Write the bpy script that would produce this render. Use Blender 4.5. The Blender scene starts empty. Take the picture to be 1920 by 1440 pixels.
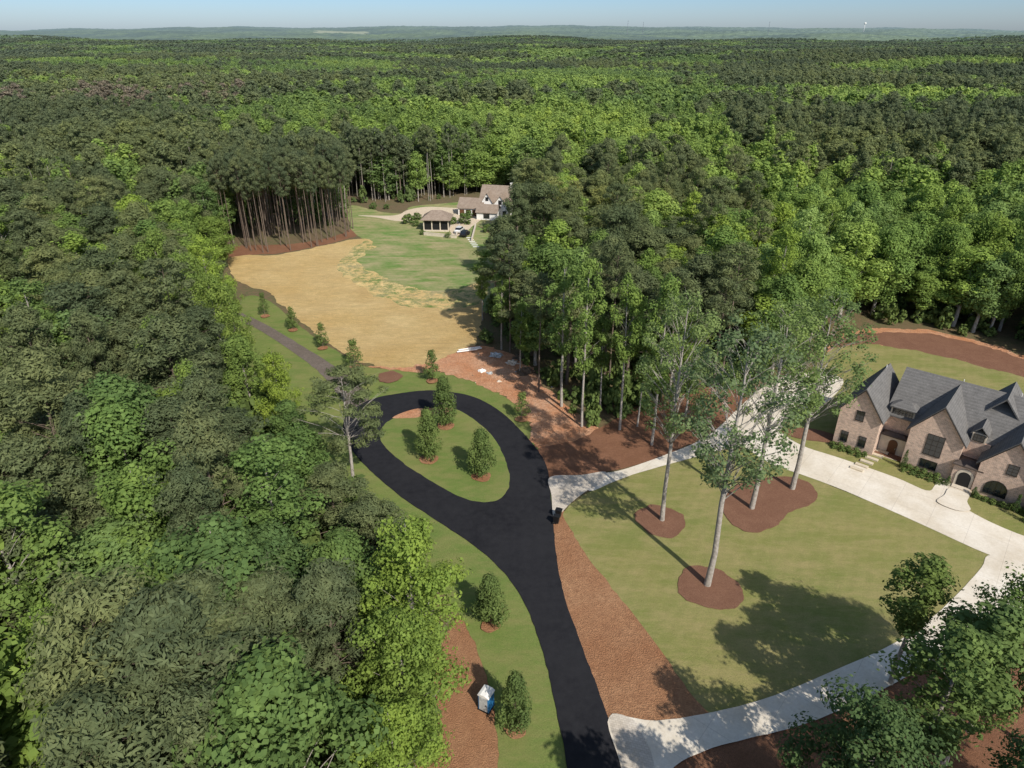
import bpy, bmesh, math, random
import numpy as np
from mathutils import Vector, Matrix, noise, geometry

random.seed(7)
scene = bpy.context.scene
COL = scene.collection

# ------------------------------------------------------------------ survey
F = 1281.0; PITCH = math.radians(27.1); H = 55.0
CP, SP = math.cos(PITCH), math.sin(PITCH)
def G(u, v):
    dx = u-960.0; dy = v-720.0
    ry = F*CP-dy*SP; rz = F*SP+dy*CP
    t = H/rz
    return (dx*t, ry*t)
def proj(x, y, z=0.0):
    d = y*CP-(z-H)*SP
    dn = -y*SP-(z-H)*CP
    if d <= 0.1: return (-9999, -9999)
    return (960+x/d*F, 720+dn/d*F)
def top_z(y0, v):
    dy = v-720.0
    return H - y0*(F*SP+dy*CP)/(F*CP-dy*SP)

def ramp(r, a, b):
    t = min(1, max(0, (r-a)/(b-a))); return t*t*(3-2*t)
def hills(x, y):
    r = math.hypot(x, y)
    if r < 330: return 0.0
    a = ramp(r, 330, 1200)*8+ramp(r, 1500, 6000)*8
    h = a*(math.sin(x/230+1.3)*math.sin(y/310+.4)+.6*math.sin(x/520+y/370+2))
    h -= ramp(r, 330, 1500)*4
    ang = math.atan2(x, y)
    env = max(0, math.cos(ang*1.75))
    h += ramp(r, 2500, 13500)*(150*env+7*math.sin(ang*13+1)+4*math.sin(ang*31)+3*math.sin(ang*71))
    return h

# ------------------------------------------------------------------ materials
def new_mat(name):
    m = bpy.data.materials.new(name); m.use_nodes = True
    nt = m.node_tree; nt.nodes.clear()
    return m, nt
def N(nt, t, **kw):
    n = nt.nodes.new(t)
    for k, v in kw.items(): setattr(n, k, v)
    return n
def mixc(nt, fac, a, b, blend='MIX'):
    n = nt.nodes.new('ShaderNodeMix'); n.data_type = 'RGBA'; n.blend_type = blend
    for sock, val in ((n.inputs[0], fac), (n.inputs[6], a), (n.inputs[7], b)):
        if isinstance(val, bpy.types.NodeSocket): nt.links.new(val, sock)
        elif isinstance(val, (int, float)): sock.default_value = val
        else: sock.default_value = (*val, 1)
    return n.outputs[2]
def mth(nt, op, a, b=None, c=None):
    n = nt.nodes.new('ShaderNodeMath'); n.operation = op
    for i, v in enumerate((a, b, c)):
        if v is None: continue
        if isinstance(v, bpy.types.NodeSocket): nt.links.new(v, n.inputs[i])
        else: n.inputs[i].default_value = v
    return n.outputs[0]
def noise_fac(nt, scale, detail=4, rough=.6, lo=.35, hi=.65, vec=None, dist=0):
    n = N(nt, 'ShaderNodeTexNoise'); n.inputs['Scale'].default_value = scale
    n.inputs['Detail'].default_value = detail; n.inputs['Roughness'].default_value = rough
    n.inputs['Distortion'].default_value = dist
    if vec is None:
        g = N(nt, 'ShaderNodeNewGeometry'); vec = g.outputs['Position']
    nt.links.new(vec, n.inputs['Vector'])
    r = N(nt, 'ShaderNodeMapRange'); r.inputs[1].default_value = lo; r.inputs[2].default_value = hi
    nt.links.new(n.outputs['Fac'], r.inputs[0])
    return r.outputs[0]
def stretch(nt, sx, sy, rot=0):
    g = N(nt, 'ShaderNodeNewGeometry'); m = N(nt, 'ShaderNodeMapping')
    m.inputs['Scale'].default_value = (sx, sy, 1); m.inputs['Rotation'].default_value = (0, 0, rot)
    nt.links.new(g.outputs['Position'], m.inputs['Vector'])
    return m.outputs[0]
def painted_haze(nt, col, d0=150, d1=13000, mx=.86, haze=(.165, .225, .24)):  # paints haze into the base colour, growing with distance from the origin
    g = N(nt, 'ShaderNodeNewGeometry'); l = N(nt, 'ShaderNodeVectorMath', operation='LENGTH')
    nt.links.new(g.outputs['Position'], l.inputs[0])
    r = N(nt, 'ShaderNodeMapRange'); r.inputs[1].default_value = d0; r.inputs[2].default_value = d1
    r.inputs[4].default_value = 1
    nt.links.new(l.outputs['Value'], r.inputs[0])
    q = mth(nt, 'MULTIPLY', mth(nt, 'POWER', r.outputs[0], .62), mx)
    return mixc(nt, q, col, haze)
def finish(nt, col, rough=.9, bump=None, bstr=.3, bdist=.1, spec=.2, metal=0):
    b = N(nt, 'ShaderNodeBsdfPrincipled'); o = N(nt, 'ShaderNodeOutputMaterial')
    if isinstance(col, tuple): b.inputs['Base Color'].default_value = (*col, 1)
    else: nt.links.new(col, b.inputs['Base Color'])
    b.inputs['Roughness'].default_value = rough
    b.inputs['Specular IOR Level'].default_value = spec
    b.inputs['Metallic'].default_value = metal
    if bump is not None:
        bn = N(nt, 'ShaderNodeBump'); bn.inputs['Strength'].default_value = bstr; bn.inputs['Distance'].default_value = bdist
        nt.links.new(bump, bn.inputs['Height']); nt.links.new(bn.outputs[0], b.inputs['Normal'])
    nt.links.new(b.outputs[0], o.inputs[0])

def two_tone(name, a, b, c=None, s1=.3, s2=3, s3=14, rough=.9, bstr=.5, bdist=.1, spec=.1):
    m, nt = new_mat(name)
    f1 = noise_fac(nt, s1, 6, .68); f2 = noise_fac(nt, s2, 5, .7); f3 = noise_fac(nt, s3, 3, .7, .3, .7)
    col = mixc(nt, f1, a, b)
    if c is not None: col = mixc(nt, mth(nt, 'MULTIPLY', f2, .6), col, c)
    k = mixc(nt, f3, (.74, .74, .74), (1.22, 1.22, 1.22))
    col = mixc(nt, 1.0, col, k, 'MULTIPLY')
    finish(nt, col, rough, f3, bstr, bdist, spec)
    return m

def lawn_col(nt, a, b, c, stripe_rot=.6, stripe=.08, streak=.5, ss=.35):
    f1 = noise_fac(nt, .07, 6, .65, .38, .62); f2 = noise_fac(nt, ss, 6, .78, .42, .66, stretch(nt, .45, 1.5, stripe_rot)); f3 = noise_fac(nt, 8, 3, .8, .3, .7)
    f5 = noise_fac(nt, .10, 5, .75, .46, .66)
    col = mixc(nt, f1, a, b)
    col = mixc(nt, mth(nt, 'MULTIPLY', f2, streak), col, c)
    col = mixc(nt, mth(nt, 'MULTIPLY', f5, streak*.7), col, c)
    w = N(nt, 'ShaderNodeTexWave'); w.inputs['Scale'].default_value = .22; w.inputs['Distortion'].default_value = 1.2
    w.inputs['Detail'].default_value = 2
    nt.links.new(stretch(nt, 1, 1, stripe_rot), w.inputs['Vector'])
    k = mixc(nt, w.outputs['Fac'], (1-stripe,)*3, (1+stripe,)*3)
    col = mixc(nt, 1.0, col, k, 'MULTIPLY')
    k = mixc(nt, f3, (.8, .82, .8), (1.15, 1.15, 1.1)); col = mixc(nt, 1.0, col, k, 'MULTIPLY')
    return col, f3
def lawn_mat(name, *a, **k):
    m, nt = new_mat(name); col, f3 = lawn_col(nt, *a, **k)
    finish(nt, col, .95, f3, .5, .06, .05); return m
def straw_col(nt):
    f1 = noise_fac(nt, .06, 6, .68, .36, .64); f2 = noise_fac(nt, .7, 6, .8, .3, .7, stretch(nt, .5, 1.4, .5), 1.2); f3 = noise_fac(nt, 4, 4, .8, .3, .7)
    f4 = noise_fac(nt, .14, 6, .78, .46, .7, stretch(nt, .7, 1.3, -.4)); f5 = noise_fac(nt, .5, 4, .7, .5, .7, stretch(nt, .25, 2.2, -.55))
    col = mixc(nt, f1, (.70, .495, .215), (.78, .60, .30))
    col = mixc(nt, 1.0, col, mixc(nt, f2, (.76, .73, .67), (1.13, 1.13, 1.15)), 'MULTIPLY')
    col = mixc(nt, 1.0, col, mixc(nt, f3, (.76, .74, .70), (1.15, 1.15, 1.15)), 'MULTIPLY')
    col = mixc(nt, mth(nt, 'MULTIPLY', f4, .45), col, (.50, .33, .155))
    col = mixc(nt, mth(nt, 'MULTIPLY', f5, .35), col, (.44, .30, .15))
    return col, f3

M = {}
M['lawn'] = lawn_mat('lawn_turf', (.175, .195, .060), (.215, .21, .072), (.33, .265, .13), .5, .02, .65)
M['verge'] = lawn_mat('verge_turf', (.12, .175, .045), (.155, .20, .055), (.24, .215, .09), .9, .015, .6)
FL = ((.12, .22, .055), (.16, .22, .065), (.42, .33, .20), -.45, .02, .8, .22)
M['farlawn'] = lawn_mat('far_turf', *FL)
M['clay'] = two_tone('red_clay', (.68, .31, .15), (.78, .50, .33), (.52, .21, .10), .14, 1.1, 5, bstr=1, bdist=.2)
M['mulch'] = two_tone('pine_bark_mulch', (.22, .105, .058), (.29, .145, .085), (.14, .07, .042), .25, 4, 13, bstr=.6)
M['bed'] = two_tone('mulch_ring', (.21, .107, .068), (.265, .142, .09), (.155, .077, .05), .4, 5, 15, bstr=.6)
M['strip'] = two_tone('bare_soil_mulch', (.40, .19, .095), (.53, .30, .165), (.27, .125, .066), .10, 1.6, 8, bstr=.9, bdist=.15)
M['asphalt'] = two_tone('fresh_asphalt', (.013, .013, .016), (.021, .021, .024), (.027, .027, .030), .12, 1.0, 18, rough=.85, bstr=.2, bdist=.02, spec=.12)
M['track'] = two_tone('gravel_track', (.155, .125, .10), (.20, .165, .14), (.11, .088, .07), .3, 2, 9)
M['sand'] = two_tone('tan_paving', (.58, .48, .35), (.62, .52, .39), None, .2, 2, 9)
m, nt = new_mat('dry_straw'); col, f3 = straw_col(nt); finish(nt, col, .95, f3, .8, .3, .05); M['straw'] = m
m, nt = new_mat('straw_turf_mix'); c1, f3 = straw_col(nt); c2, f4 = lawn_col(nt, *FL)
col = mixc(nt, noise_fac(nt, .35, 7, .85, .44, .56), c1, c2); finish(nt, col, .95, f3, .6, .2, .05); M['mixedge'] = m
def paving(name, base, joint, bw, bh, ms, rot, var=.08):
    m, nt = new_mat(name)
    b = N(nt, 'ShaderNodeTexBrick'); b.offset = 0 if bw > 1 else .5
    b.inputs['Scale'].default_value = 1; b.inputs['Brick Width'].default_value = bw; b.inputs['Row Height'].default_value = bh
    b.inputs['Mortar Size'].default_value = ms
    b.inputs['Color1'].default_value = (*[c*(1-var) for c in base], 1); b.inputs['Color2'].default_value = (*[c*(1+var) for c in base], 1)
    b.inputs['Mortar'].default_value = (*joint, 1)
    nt.links.new(stretch(nt, 1, 1, rot), b.inputs['Vector'])
    f1 = noise_fac(nt, .2, 6, .65); f2 = noise_fac(nt, 4, 4, .7)
    col = mixc(nt, 1.0, b.outputs['Color'], mixc(nt, f1, (.86, .82, .75), (1.05, 1.05, 1.04)), 'MULTIPLY')
    col = mixc(nt, 1.0, col, mixc(nt, f2, (.92, .91, .89), (1.04, 1.04, 1.04)), 'MULTIPLY')
    finish(nt, col, .85, None); return m
M['concrete'] = paving('pale_concrete', (.68, .625, .545), (.52, .47, .41), 4.2, 4.2, .022, .7, .02)
M['cobble'] = paving('cobble_setts', (.56, .51, .45), (.44, .39, .34), .32, .22, .018, .3, .09)
m, nt = new_mat('tumbled_brick')
b = N(nt, 'ShaderNodeTexBrick'); b.inputs['Scale'].default_value = 1; b.inputs['Brick Width'].default_value = .42; b.inputs['Row Height'].default_value = .14
b.inputs['Mortar Size'].default_value = .02
b.inputs['Color1'].default_value = (.58, .40, .305, 1); b.inputs['Color2'].default_value = (.39, .27, .215, 1); b.inputs['Mortar'].default_value = (.60, .51, .43, 1)
tc = N(nt, 'ShaderNodeTexCoord'); sx = N(nt, 'ShaderNodeSeparateXYZ'); cx = N(nt, 'ShaderNodeCombineXYZ')
nt.links.new(tc.outputs['Object'], sx.inputs[0]); nt.links.new(mth(nt, 'ADD', sx.outputs[0], sx.outputs[1]), cx.inputs[0])
nt.links.new(sx.outputs[2], cx.inputs[1]); nt.links.new(cx.outputs[0], b.inputs['Vector'])
f = noise_fac(nt, 2.2, 5, .7); col = mixc(nt, 1.0, b.outputs['Color'], mixc(nt, f, (.8, .8, .8), (1.2, 1.17, 1.14)), 'MULTIPLY')
finish(nt, col, .9, b.outputs['Fac'], -.3, .02); M['brick'] = m
def shingle(name, a, b2, rowh=.3):
    m, nt = new_mat(name)
    tc = N(nt, 'ShaderNodeTexCoord'); sx = N(nt, 'ShaderNodeSeparateXYZ')
    nt.links.new(tc.outputs['Object'], sx.inputs[0])
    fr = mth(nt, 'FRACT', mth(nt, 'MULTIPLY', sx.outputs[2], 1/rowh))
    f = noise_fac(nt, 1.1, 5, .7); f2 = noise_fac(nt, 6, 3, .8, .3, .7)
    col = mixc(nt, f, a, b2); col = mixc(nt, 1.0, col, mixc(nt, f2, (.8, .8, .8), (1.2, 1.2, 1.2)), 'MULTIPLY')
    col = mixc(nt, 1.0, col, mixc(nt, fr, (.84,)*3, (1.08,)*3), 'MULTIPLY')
    finish(nt, col, .95, fr, .4, .03, .02); return m
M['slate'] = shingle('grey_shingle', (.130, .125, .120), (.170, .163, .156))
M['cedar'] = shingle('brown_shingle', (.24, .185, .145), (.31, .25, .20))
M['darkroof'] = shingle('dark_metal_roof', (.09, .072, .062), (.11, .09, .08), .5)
def plain(name, col, rough=.6, metal=0, var=.1, spec=.3):
    m, nt = new_mat(name); f = noise_fac(nt, 1.7, 4, .7)
    c = mixc(nt, f, tuple(x*(1-var) for x in col), tuple(x*(1+var) for x in col))
    finish(nt, c, rough, None, spec=spec, metal=metal); return m
M['white'] = plain('white_paint', (.78, .76, .72)); M['cream'] = plain('cream_stone', (.58, .50, .40))
M['black'] = plain('black_plastic_and_shade', (.012, .012, .013), .5); M['bronze'] = plain('bronze_frame', (.03, .025, .022), .5)  # black also paints the shade in the porch and pavilion openings
M['dull'] = plain('weathered_white', (.42, .44, .44), .8, 0, .3)
M['glass'] = plain('window_glass', (.012, .016, .020), .08, spec=.8); M['wood'] = plain('oak_door', (.11, .05, .025), .5)
M['blue'] = plain('blue_plastic', (.03, .17, .38), .45); M['steel'] = plain('dull_steel', (.35, .36, .37), .4, .7)
M['carwhite'] = plain('white_car_paint', (.65, .65, .65), .25, spec=.6); M['carblack'] = plain('black_car_paint', (.015, .015, .018), .2, spec=.6)
M['rubber'] = plain('tyre_rubber', (.02, .02, .02), .8); M['orange'] = plain('orange_mesh', (.65, .12, .03), .6)
M['pavedslab'] = plain('stone_slab', (.55, .47, .35), .85); M['brush'] = plain('brush_heap', (.13, .095, .065), .95, 0, .35)

RED = G(250, 232)
def leaf_mat(name, cols, trans=.28):
    m, nt = new_mat(name)
    oi = N(nt, 'ShaderNodeObjectInfo')
    r = N(nt, 'ShaderNodeValToRGB'); e = r.color_ramp.elements
    e[0].position = 0; e[0].color = (*cols[0][1], 1); e[1].position = 1; e[1].color = (*cols[-1][1], 1)
    for p, c in cols[1:-1]: x = e.new(p); x.color = (*c, 1)
    f = noise_fac(nt, .0042, 5, .6, .44, .56, oi.outputs['Location'])
    nt.links.new(mth(nt, 'MULTIPLY_ADD', oi.outputs['Random'], .42, mth(nt, 'MULTIPLY', f, .58)), r.inputs[0])
    col = r.outputs[0]
    vs = N(nt, 'ShaderNodeVectorMath', operation='DISTANCE'); nt.links.new(oi.outputs['Location'], vs.inputs[0]); vs.inputs[1].default_value = (RED[0], RED[1], 0)
    k = mth(nt, 'MULTIPLY', mth(nt, 'LESS_THAN', vs.outputs['Value'], 80), mth(nt, 'GREATER_THAN', mth(nt, 'FRACT', mth(nt, 'MULTIPLY', oi.outputs['Random'], 7.3)), .6))
    col = mixc(nt, mth(nt, 'MULTIPLY', k, .8), col, (.25, .19, .155))
    g = N(nt, 'ShaderNodeNewGeometry')
    col = mixc(nt, 1.0, col, mixc(nt, g.outputs['Random Per Island'], (.80, .82, .78), (1.2, 1.18, 1.14)), 'MULTIPLY')
    fn = noise_fac(nt, .45, 2, .5, .35, .65)
    col = mixc(nt, 1.0, col, mixc(nt, fn, (.85, .88, .88), (1.15, 1.12, 1.04)), 'MULTIPLY')
    col = mixc(nt, 1.0, col, oi.outputs['Color'], 'MULTIPLY')
    col = painted_haze(nt, col)
    d = N(nt, 'ShaderNodeBsdfDiffuse'); t = N(nt, 'ShaderNodeBsdfTranslucent'); mx = N(nt, 'ShaderNodeMixShader'); o = N(nt, 'ShaderNodeOutputMaterial')
    mx.inputs[0].default_value = trans
    nt.links.new(col, d.inputs[0]); nt.links.new(col, t.inputs[0])
    nt.links.new(d.outputs[0], mx.inputs[1]); nt.links.new(t.outputs[0], mx.inputs[2]); nt.links.new(mx.outputs[0], o.inputs[0])
    return m
M['leaf'] = leaf_mat('broadleaf_foliage', [(0, (.145, .215, .075)), (.3, (.20, .285, .078)), (.6, (.26, .36, .084)), (.8, (.30, .40, .105)), (1, (.37, .47, .095))], .38)
M['needle'] = leaf_mat('pine_needles', [(0, (.118, .145, .078)), (.4, (.152, .180, .086)), (.75, (.185, .212, .088)), (1, (.225, .25, .092))], .32)
M['young'] = leaf_mat('young_tree_foliage', [(0, (.125, .175, .06)), (1, (.17, .225, .068))], .28)
def bark(name, a, b):
    m, nt = new_mat(name)
    f = noise_fac(nt, 2.5, 5, .7, .3, .7, stretch(nt, 1, 1)); col = mixc(nt, f, a, b)
    finish(nt, col, .95, f, .6, .1, .1); return m
M['pinebark'] = bark('pine_bark', (.12, .09, .07), (.21, .165, .13))
M['greybark'] = bark('grey_bark', (.25, .22, .19), (.46, .42, .37))

# ------------------------------------------------------------------ mesh helpers
def mesh_from(name, verts, faces, mats, smooth=False, midx=None):
    me = bpy.data.meshes.new(name)
    me.from_pydata([tuple(v) for v in verts], [], faces)
    for mm_ in (mats if isinstance(mats, (list, tuple)) else [mats]): me.materials.append(mm_)
    if midx is not None: me.polygons.foreach_set('material_index', midx)
    if smooth: me.polygons.foreach_set('use_smooth', [True]*len(me.polygons))
    me.update(); return me
def link(o, parent=None):
    COL.objects.link(o)
    if parent is not None: o.parent = parent
    return o
def obj(name, me, parent=None, loc=None, label=None, category=None, kind=None, group=None):
    o = bpy.data.objects.new(name, me)
    if loc is not None: o.location = loc
    if label: o['label'] = label
    if category: o['category'] = category
    if kind: o['kind'] = kind
    if group: o['group'] = group
    return link(o, parent)
class B:
    def __init__(s): s.v = []; s.f = []
    def box(s, x0, x1, y0, y1, z0, z1):
        n = len(s.v)
        s.v += [(x0,y0,z0),(x1,y0,z0),(x1,y1,z0),(x0,y1,z0),(x0,y0,z1),(x1,y0,z1),(x1,y1,z1),(x0,y1,z1)]
        s.f += [tuple(n+i for i in q) for q in ((0,3,2,1),(4,5,6,7),(0,1,5,4),(1,2,6,5),(2,3,7,6),(3,0,4,7))]
        return s
    def extrude(s, prof, axis, b0, b1):
        n = len(s.v); k = len(prof)
        for bb in (b0, b1):
            for a, z in prof: s.v.append((a, bb, z) if axis == 'v' else (bb, a, z))
        s.f.append(tuple(range(n, n+k))); s.f.append(tuple(range(n+2*k-1, n+k-1, -1)))
        for i in range(k):
            j = (i+1) % k; s.f.append((n+i, n+k+i, n+k+j, n+j))
        return s
    def gable(s, axis, a0, a1, b0, b1, ze, za, z0=0):
        return s.extrude([(a0, z0), (a1, z0), (a1, ze), ((a0+a1)/2, za), (a0, ze)], axis, b0, b1)
    def chev(s, axis, a0, a1, b0, b1, ze, za, oh=.45, th=.22):
        am = (a0+a1)/2; sl = (za-ze)/(am-a0); e = .03
        lo = ze-oh*sl+e
        return s.extrude([(a0-oh, lo), (am, za+e), (a1+oh, lo), (a1+oh, lo+th), (am, za+e+th*1.3), (a0-oh, lo+th)], axis, b0, b1)
    def hip(s, x0, x1, y0, y1, ze, zr, ins, th=.2):
        n = len(s.v); ym = (y0+y1)/2
        s.v += [(x0,y0,ze),(x1,y0,ze),(x1,y1,ze),(x0,y1,ze),(x0,y0,ze+th),(x1,y0,ze+th),(x1,y1,ze+th),(x0,y1,ze+th),(x0+ins,ym,zr),(x1-ins,ym,zr)]
        s.f += [tuple(n+i for i in q) for q in ((0,3,2,1),(0,1,5,4),(1,2,6,5),(2,3,7,6),(3,0,4,7),(4,5,9,8),(5,6,9),(6,7,8,9),(7,4,8))]
        return s
    def tube(s, p0, p1, r0, r1, n=7, cap=True):
        p0 = Vector(p0); p1 = Vector(p1); d = (p1-p0).normalized()
        a = d.orthogonal().normalized(); b = d.cross(a); k = len(s.v)
        for p, r in ((p0, r0), (p1, r1)):
            for i in range(n):
                t = 2*math.pi*i/n; s.v.append(tuple(p+a*math.cos(t)*r+b*math.sin(t)*r))
        for i in range(n):
            j = (i+1) % n; s.f.append((k+i, k+j, k+n+j, k+n+i))
        if cap: s.f.append(tuple(range(k+n, k+2*n))); s.f.append(tuple(range(k+n-1, k-1, -1)))
        return s
    def path(s, pts, rad, n=7):
        k = len(s.v)
        for q, p in enumerate(pts):
            p = Vector(p); d = (Vector(pts[min(q+1, len(pts)-1)])-Vector(pts[max(q-1, 0)])).normalized()
            a = Vector((1, 0, 0)) if abs(d.z) > .8 else Vector((0, 0, 1)); a = (a-d*a.dot(d)).normalized(); b = d.cross(a)
            for i in range(n):
                t = 2*math.pi*i/n; s.v.append(tuple(p+a*math.cos(t)*rad[q]+b*math.sin(t)*rad[q]))
        for q in range(len(pts)-1):
            for i in range(n):
                j = (i+1) % n; s.f.append((k+q*n+i, k+q*n+j, k+(q+1)*n+j, k+(q+1)*n+i))
        return s
    def mesh(s, name, mat, smooth=False):
        me = mesh_from(name, s.v, s.f, mat, smooth)
        bm = bmesh.new(); bm.from_mesh(me); bmesh.ops.recalc_face_normals(bm, faces=bm.faces); bm.to_mesh(me); bm.free()
        return me

def spline(pts, k=8):
    P = [Vector(p) for p in pts]; n = len(P); out = []
    for i in range(n):
        a, b, c, d = P[i-1], P[i], P[(i+1) % n], P[(i+2) % n]
        for j in range(k):
            t = j/k
            out.append(.5*((2*b)+(c-a)*t+(2*a-5*b+4*c-d)*t*t+(3*b-a-3*c+d)*t*t*t))
    return out
LAYER = [0.012]
def sheet(name, pts, mat, label, jit=0, smooth=True, world=False, z=None, k=8, cat=None, rag=0):
    W = [Vector(p) if world else Vector(G(*p)) for p in pts]
    if smooth: W = spline(W, k if not rag else 16)
    if jit:
        W = [p+Vector((noise.noise(Vector((p.x*.9, p.y*.9, 3))), noise.noise(Vector((p.x*.9, p.y*.9, 9)))))*jit for p in W]
    if rag:
        W = [p+Vector((noise.noise(Vector((p.x*.25, p.y*.25, 5))), noise.noise(Vector((p.x*.25, p.y*.25, 7)))))*rag for p in W]
    if z is None:
        z = LAYER[0]; LAYER[0] += .006
    n = len(W)
    vv, ee, ff = geometry.delaunay_2d_cdt(W, [(i, (i+1) % n) for i in range(n)], [list(range(n))], 1, 1e-5)[:3]
    me = bpy.data.meshes.new(name)
    me.from_pydata([(p.x, p.y, z) for p in vv], [], [tuple(f) for f in ff]); me.update()
    bm = bmesh.new(); bm.from_mesh(me)
    for f in bm.faces:
        f.normal_update()
        if f.normal.z < 0: f.normal_flip()
    bm.to_mesh(me); bm.free(); me.materials.append(mat)
    return obj(name, me, label=label, kind='structure', category=cat or name.replace('_', ' '))

# ------------------------------------------------------------------ ground
def polar(name, radii, angs, zf, mat, kind, label, closed=False):
    vs = []; fs = []
    na = len(angs)
    for r in radii:
        for a in angs:
            x = r*math.sin(a); y = r*math.cos(a); vs.append((x, y, zf(x, y)))
    for i in range(len(radii)-1):
        for j in range(na-(0 if closed else 1)):
            j2 = (j+1) % na; fs.append((i*na+j, i*na+j2, (i+1)*na+j2, (i+1)*na+j))
    me = mesh_from(name, vs, fs, mat)
    bm = bmesh.new(); bm.from_mesh(me); bmesh.ops.recalc_face_normals(bm, faces=bm.faces)
    if sum(f.normal.z for f in bm.faces) < 0: bmesh.ops.reverse_faces(bm, faces=bm.faces)
    bm.to_mesh(me); bm.free()
    return obj(name, me, kind=kind, label=label, category=name.replace('_', ' '))
radii = [.5]+[300]+[330*1.06**i for i in range(1, 84)]
m, nt = new_mat('ground_cover')
f1 = noise_fac(nt, .12, 4); f2 = noise_fac(nt, .8, 5, .7); f3 = noise_fac(nt, 5, 3, .7, .3, .7)
col = mixc(nt, f1, (.13, .10, .055), (.10, .12, .045)); col = mixc(nt, f2, col, (.18, .12, .07))
col = mixc(nt, 1.0, col, mixc(nt, f3, (.7,)*3, (1.2,)*3), 'MULTIPLY')
finish(nt, painted_haze(nt, col), .95, f3, .5, .1, .1)
polar('ground', radii, [2*math.pi*i/128 for i in range(128)], lambda x, y: hills(x, y), m, 'structure', 'leaf-littered brown forest floor reaching the horizon', True)

sheet('mulch_ground', [(790,1520),(800,1300),(840,1180),(870,1150),(905,1170),(960,1520)], M['strip'], 'reddish mulch ground beside the wooded verge', .5)
sheet('mulch_ground', [(1200,1560),(1300,1400),(1480,1355),(1700,1255),(1860,1160),(2080,1090),(2300,1500),(1700,1700)], M['mulch'], 'dark bark mulch ground below the drive', .5)
sheet('mulch_ground', [(425,484),(470,478),(530,474),(620,456),(672,440),(664,428),(620,445),(540,458),(440,462)], M['mulch'], 'brown pine-straw ground beneath the pole pines', .8)
sheet('verge_grass', [(455,560),(500,562),(560,610),(620,652),(690,688),(760,692),(830,699),(890,716),(950,746),(990,790),(1015,850),(1030,900),(1040,960),(1050,1100),(1130,1300),(1170,1520),(950,1520),(935,1400),(920,1300),(895,1220),(868,1165),(830,1110),(790,1050),(730,985),(640,940),(590,850),(540,760),(430,680),(400,640)], M['verge'], 'mown green verge along the asphalt road', .3)
sheet('meadow_lawn', [(655,386),(720,398),(780,402),(850,405),(905,430),(965,480),(950,560),(845,600),(740,590),(640,548),(600,520),(630,478),(680,455),(660,430)], M['farlawn'], 'green sloping lawn with brown streaks below the white house', .8)
sheet('straw_field', [(425,490),(450,480),(530,476),(620,458),(680,448),(694,456),(668,478),(656,500),(700,528),(760,552),(840,560),(900,540),(905,600),(890,650),(850,668),(800,684),(740,692),(690,684),(630,652),(560,602),(500,548),(450,530)], M['straw'], 'dry golden straw-covered field', .5, rag=1.2)
sheet('field_margin', [(690,452),(702,462),(684,478),(676,496),(712,516),(770,538),(845,548),(905,525),(908,562),(850,580),(770,574),(700,550),(648,518),(634,500),(650,474),(672,458)], M['mixedge'], 'patchy margin where straw thins into green turf', .5, rag=1.6)
sheet('meadow_lawn', [(770,388),(850,380),(960,370),(1000,385),(1000,430),(900,425),(840,402),(780,402)], M['farlawn'], 'green lawn around the white house', .3)
sheet('drive', [(672,404),(740,404),(765,394),(800,388),(850,390),(900,392),(905,408),(885,425),(868,440),(850,442),(842,425),(848,410),(800,405),(755,415),(705,408)], M['sand'], 'tan paved drive at the white house', .1)
sheet('clay_ground', [(690,688),(760,690),(800,682),(850,664),(885,650),(940,655),(990,685),(1030,730),(1080,776),(1130,812),(1080,836),(1008,846),(990,796),(950,748),(890,717),(830,700),(760,697)], M['clay'], 'bare orange-red clay ground beside the road', .8, rag=.8)
sheet('mulch_ground', [(1006,842),(1080,826),(1130,800),(1200,760),(1290,735),(1420,712),(1400,760),(1350,800),(1290,835),(1220,865),(1120,888),(1031,898),(1020,870)], M['mulch'], 'dark bark mulch under the roadside trees', .4)
sheet('gravel_track', [(432,580),(487,603),(560,645),(640,696),(690,742),(668,785),(640,750),(605,705),(560,668),(482,617),(428,594)], M['track'], 'grey-brown gravel track with wheel marks', .2)
sheet('mulch_ground', [(1038,962),(1060,962),(1120,1060),(1200,1160),(1270,1240),(1330,1310),(1360,1345),(1240,1362),(1143,1356),(1105,1270),(1070,1180),(1048,1090),(1040,1020)], M['strip'], 'reddish mulch strip between road and lawn', .3)
sheet('front_lawn', [(1056,965),(1085,935),(1150,903),(1250,872),(1340,848),(1420,850),(1560,912),(1700,970),(1845,1030),(1850,1060),(1800,1115),(1740,1170),(1660,1220),(1560,1266),(1450,1312),(1345,1342),(1295,1300),(1235,1215),(1165,1125),(1105,1050),(1075,1000)], M['lawn'], 'broad mown front lawn of the brick house', .25)
sheet('house_lawn', [(1400,800),(1500,720),(1560,650),(1600,640),(1700,650),(1800,668),(1930,705),(2250,800),(2250,1100),(1930,1020),(1800,1000),(1735,940),(1600,895)], M['lawn'], 'mown lawn surrounding the brick house', .3)
sheet('clay_ground', [(1545,660),(1565,640),(1590,624),(1640,617),(1740,620),(1840,641),(1930,669),(2120,716),(2150,770),(1930,708),(1820,680),(1700,654),(1620,645)], M['clay'], 'orange clay bank at the wood edge', 1.0, rag=1.2)
sheet('mulch_ground', [(1558,654),(1585,633),(1640,624),(1740,628),(1840,648),(1930,677),(2120,730),(2140,775),(1930,712),(1820,682),(1700,656),(1620,646)], M['bed'], 'curved bark mulch bed behind the house lawn', .6, rag=.8)
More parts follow.
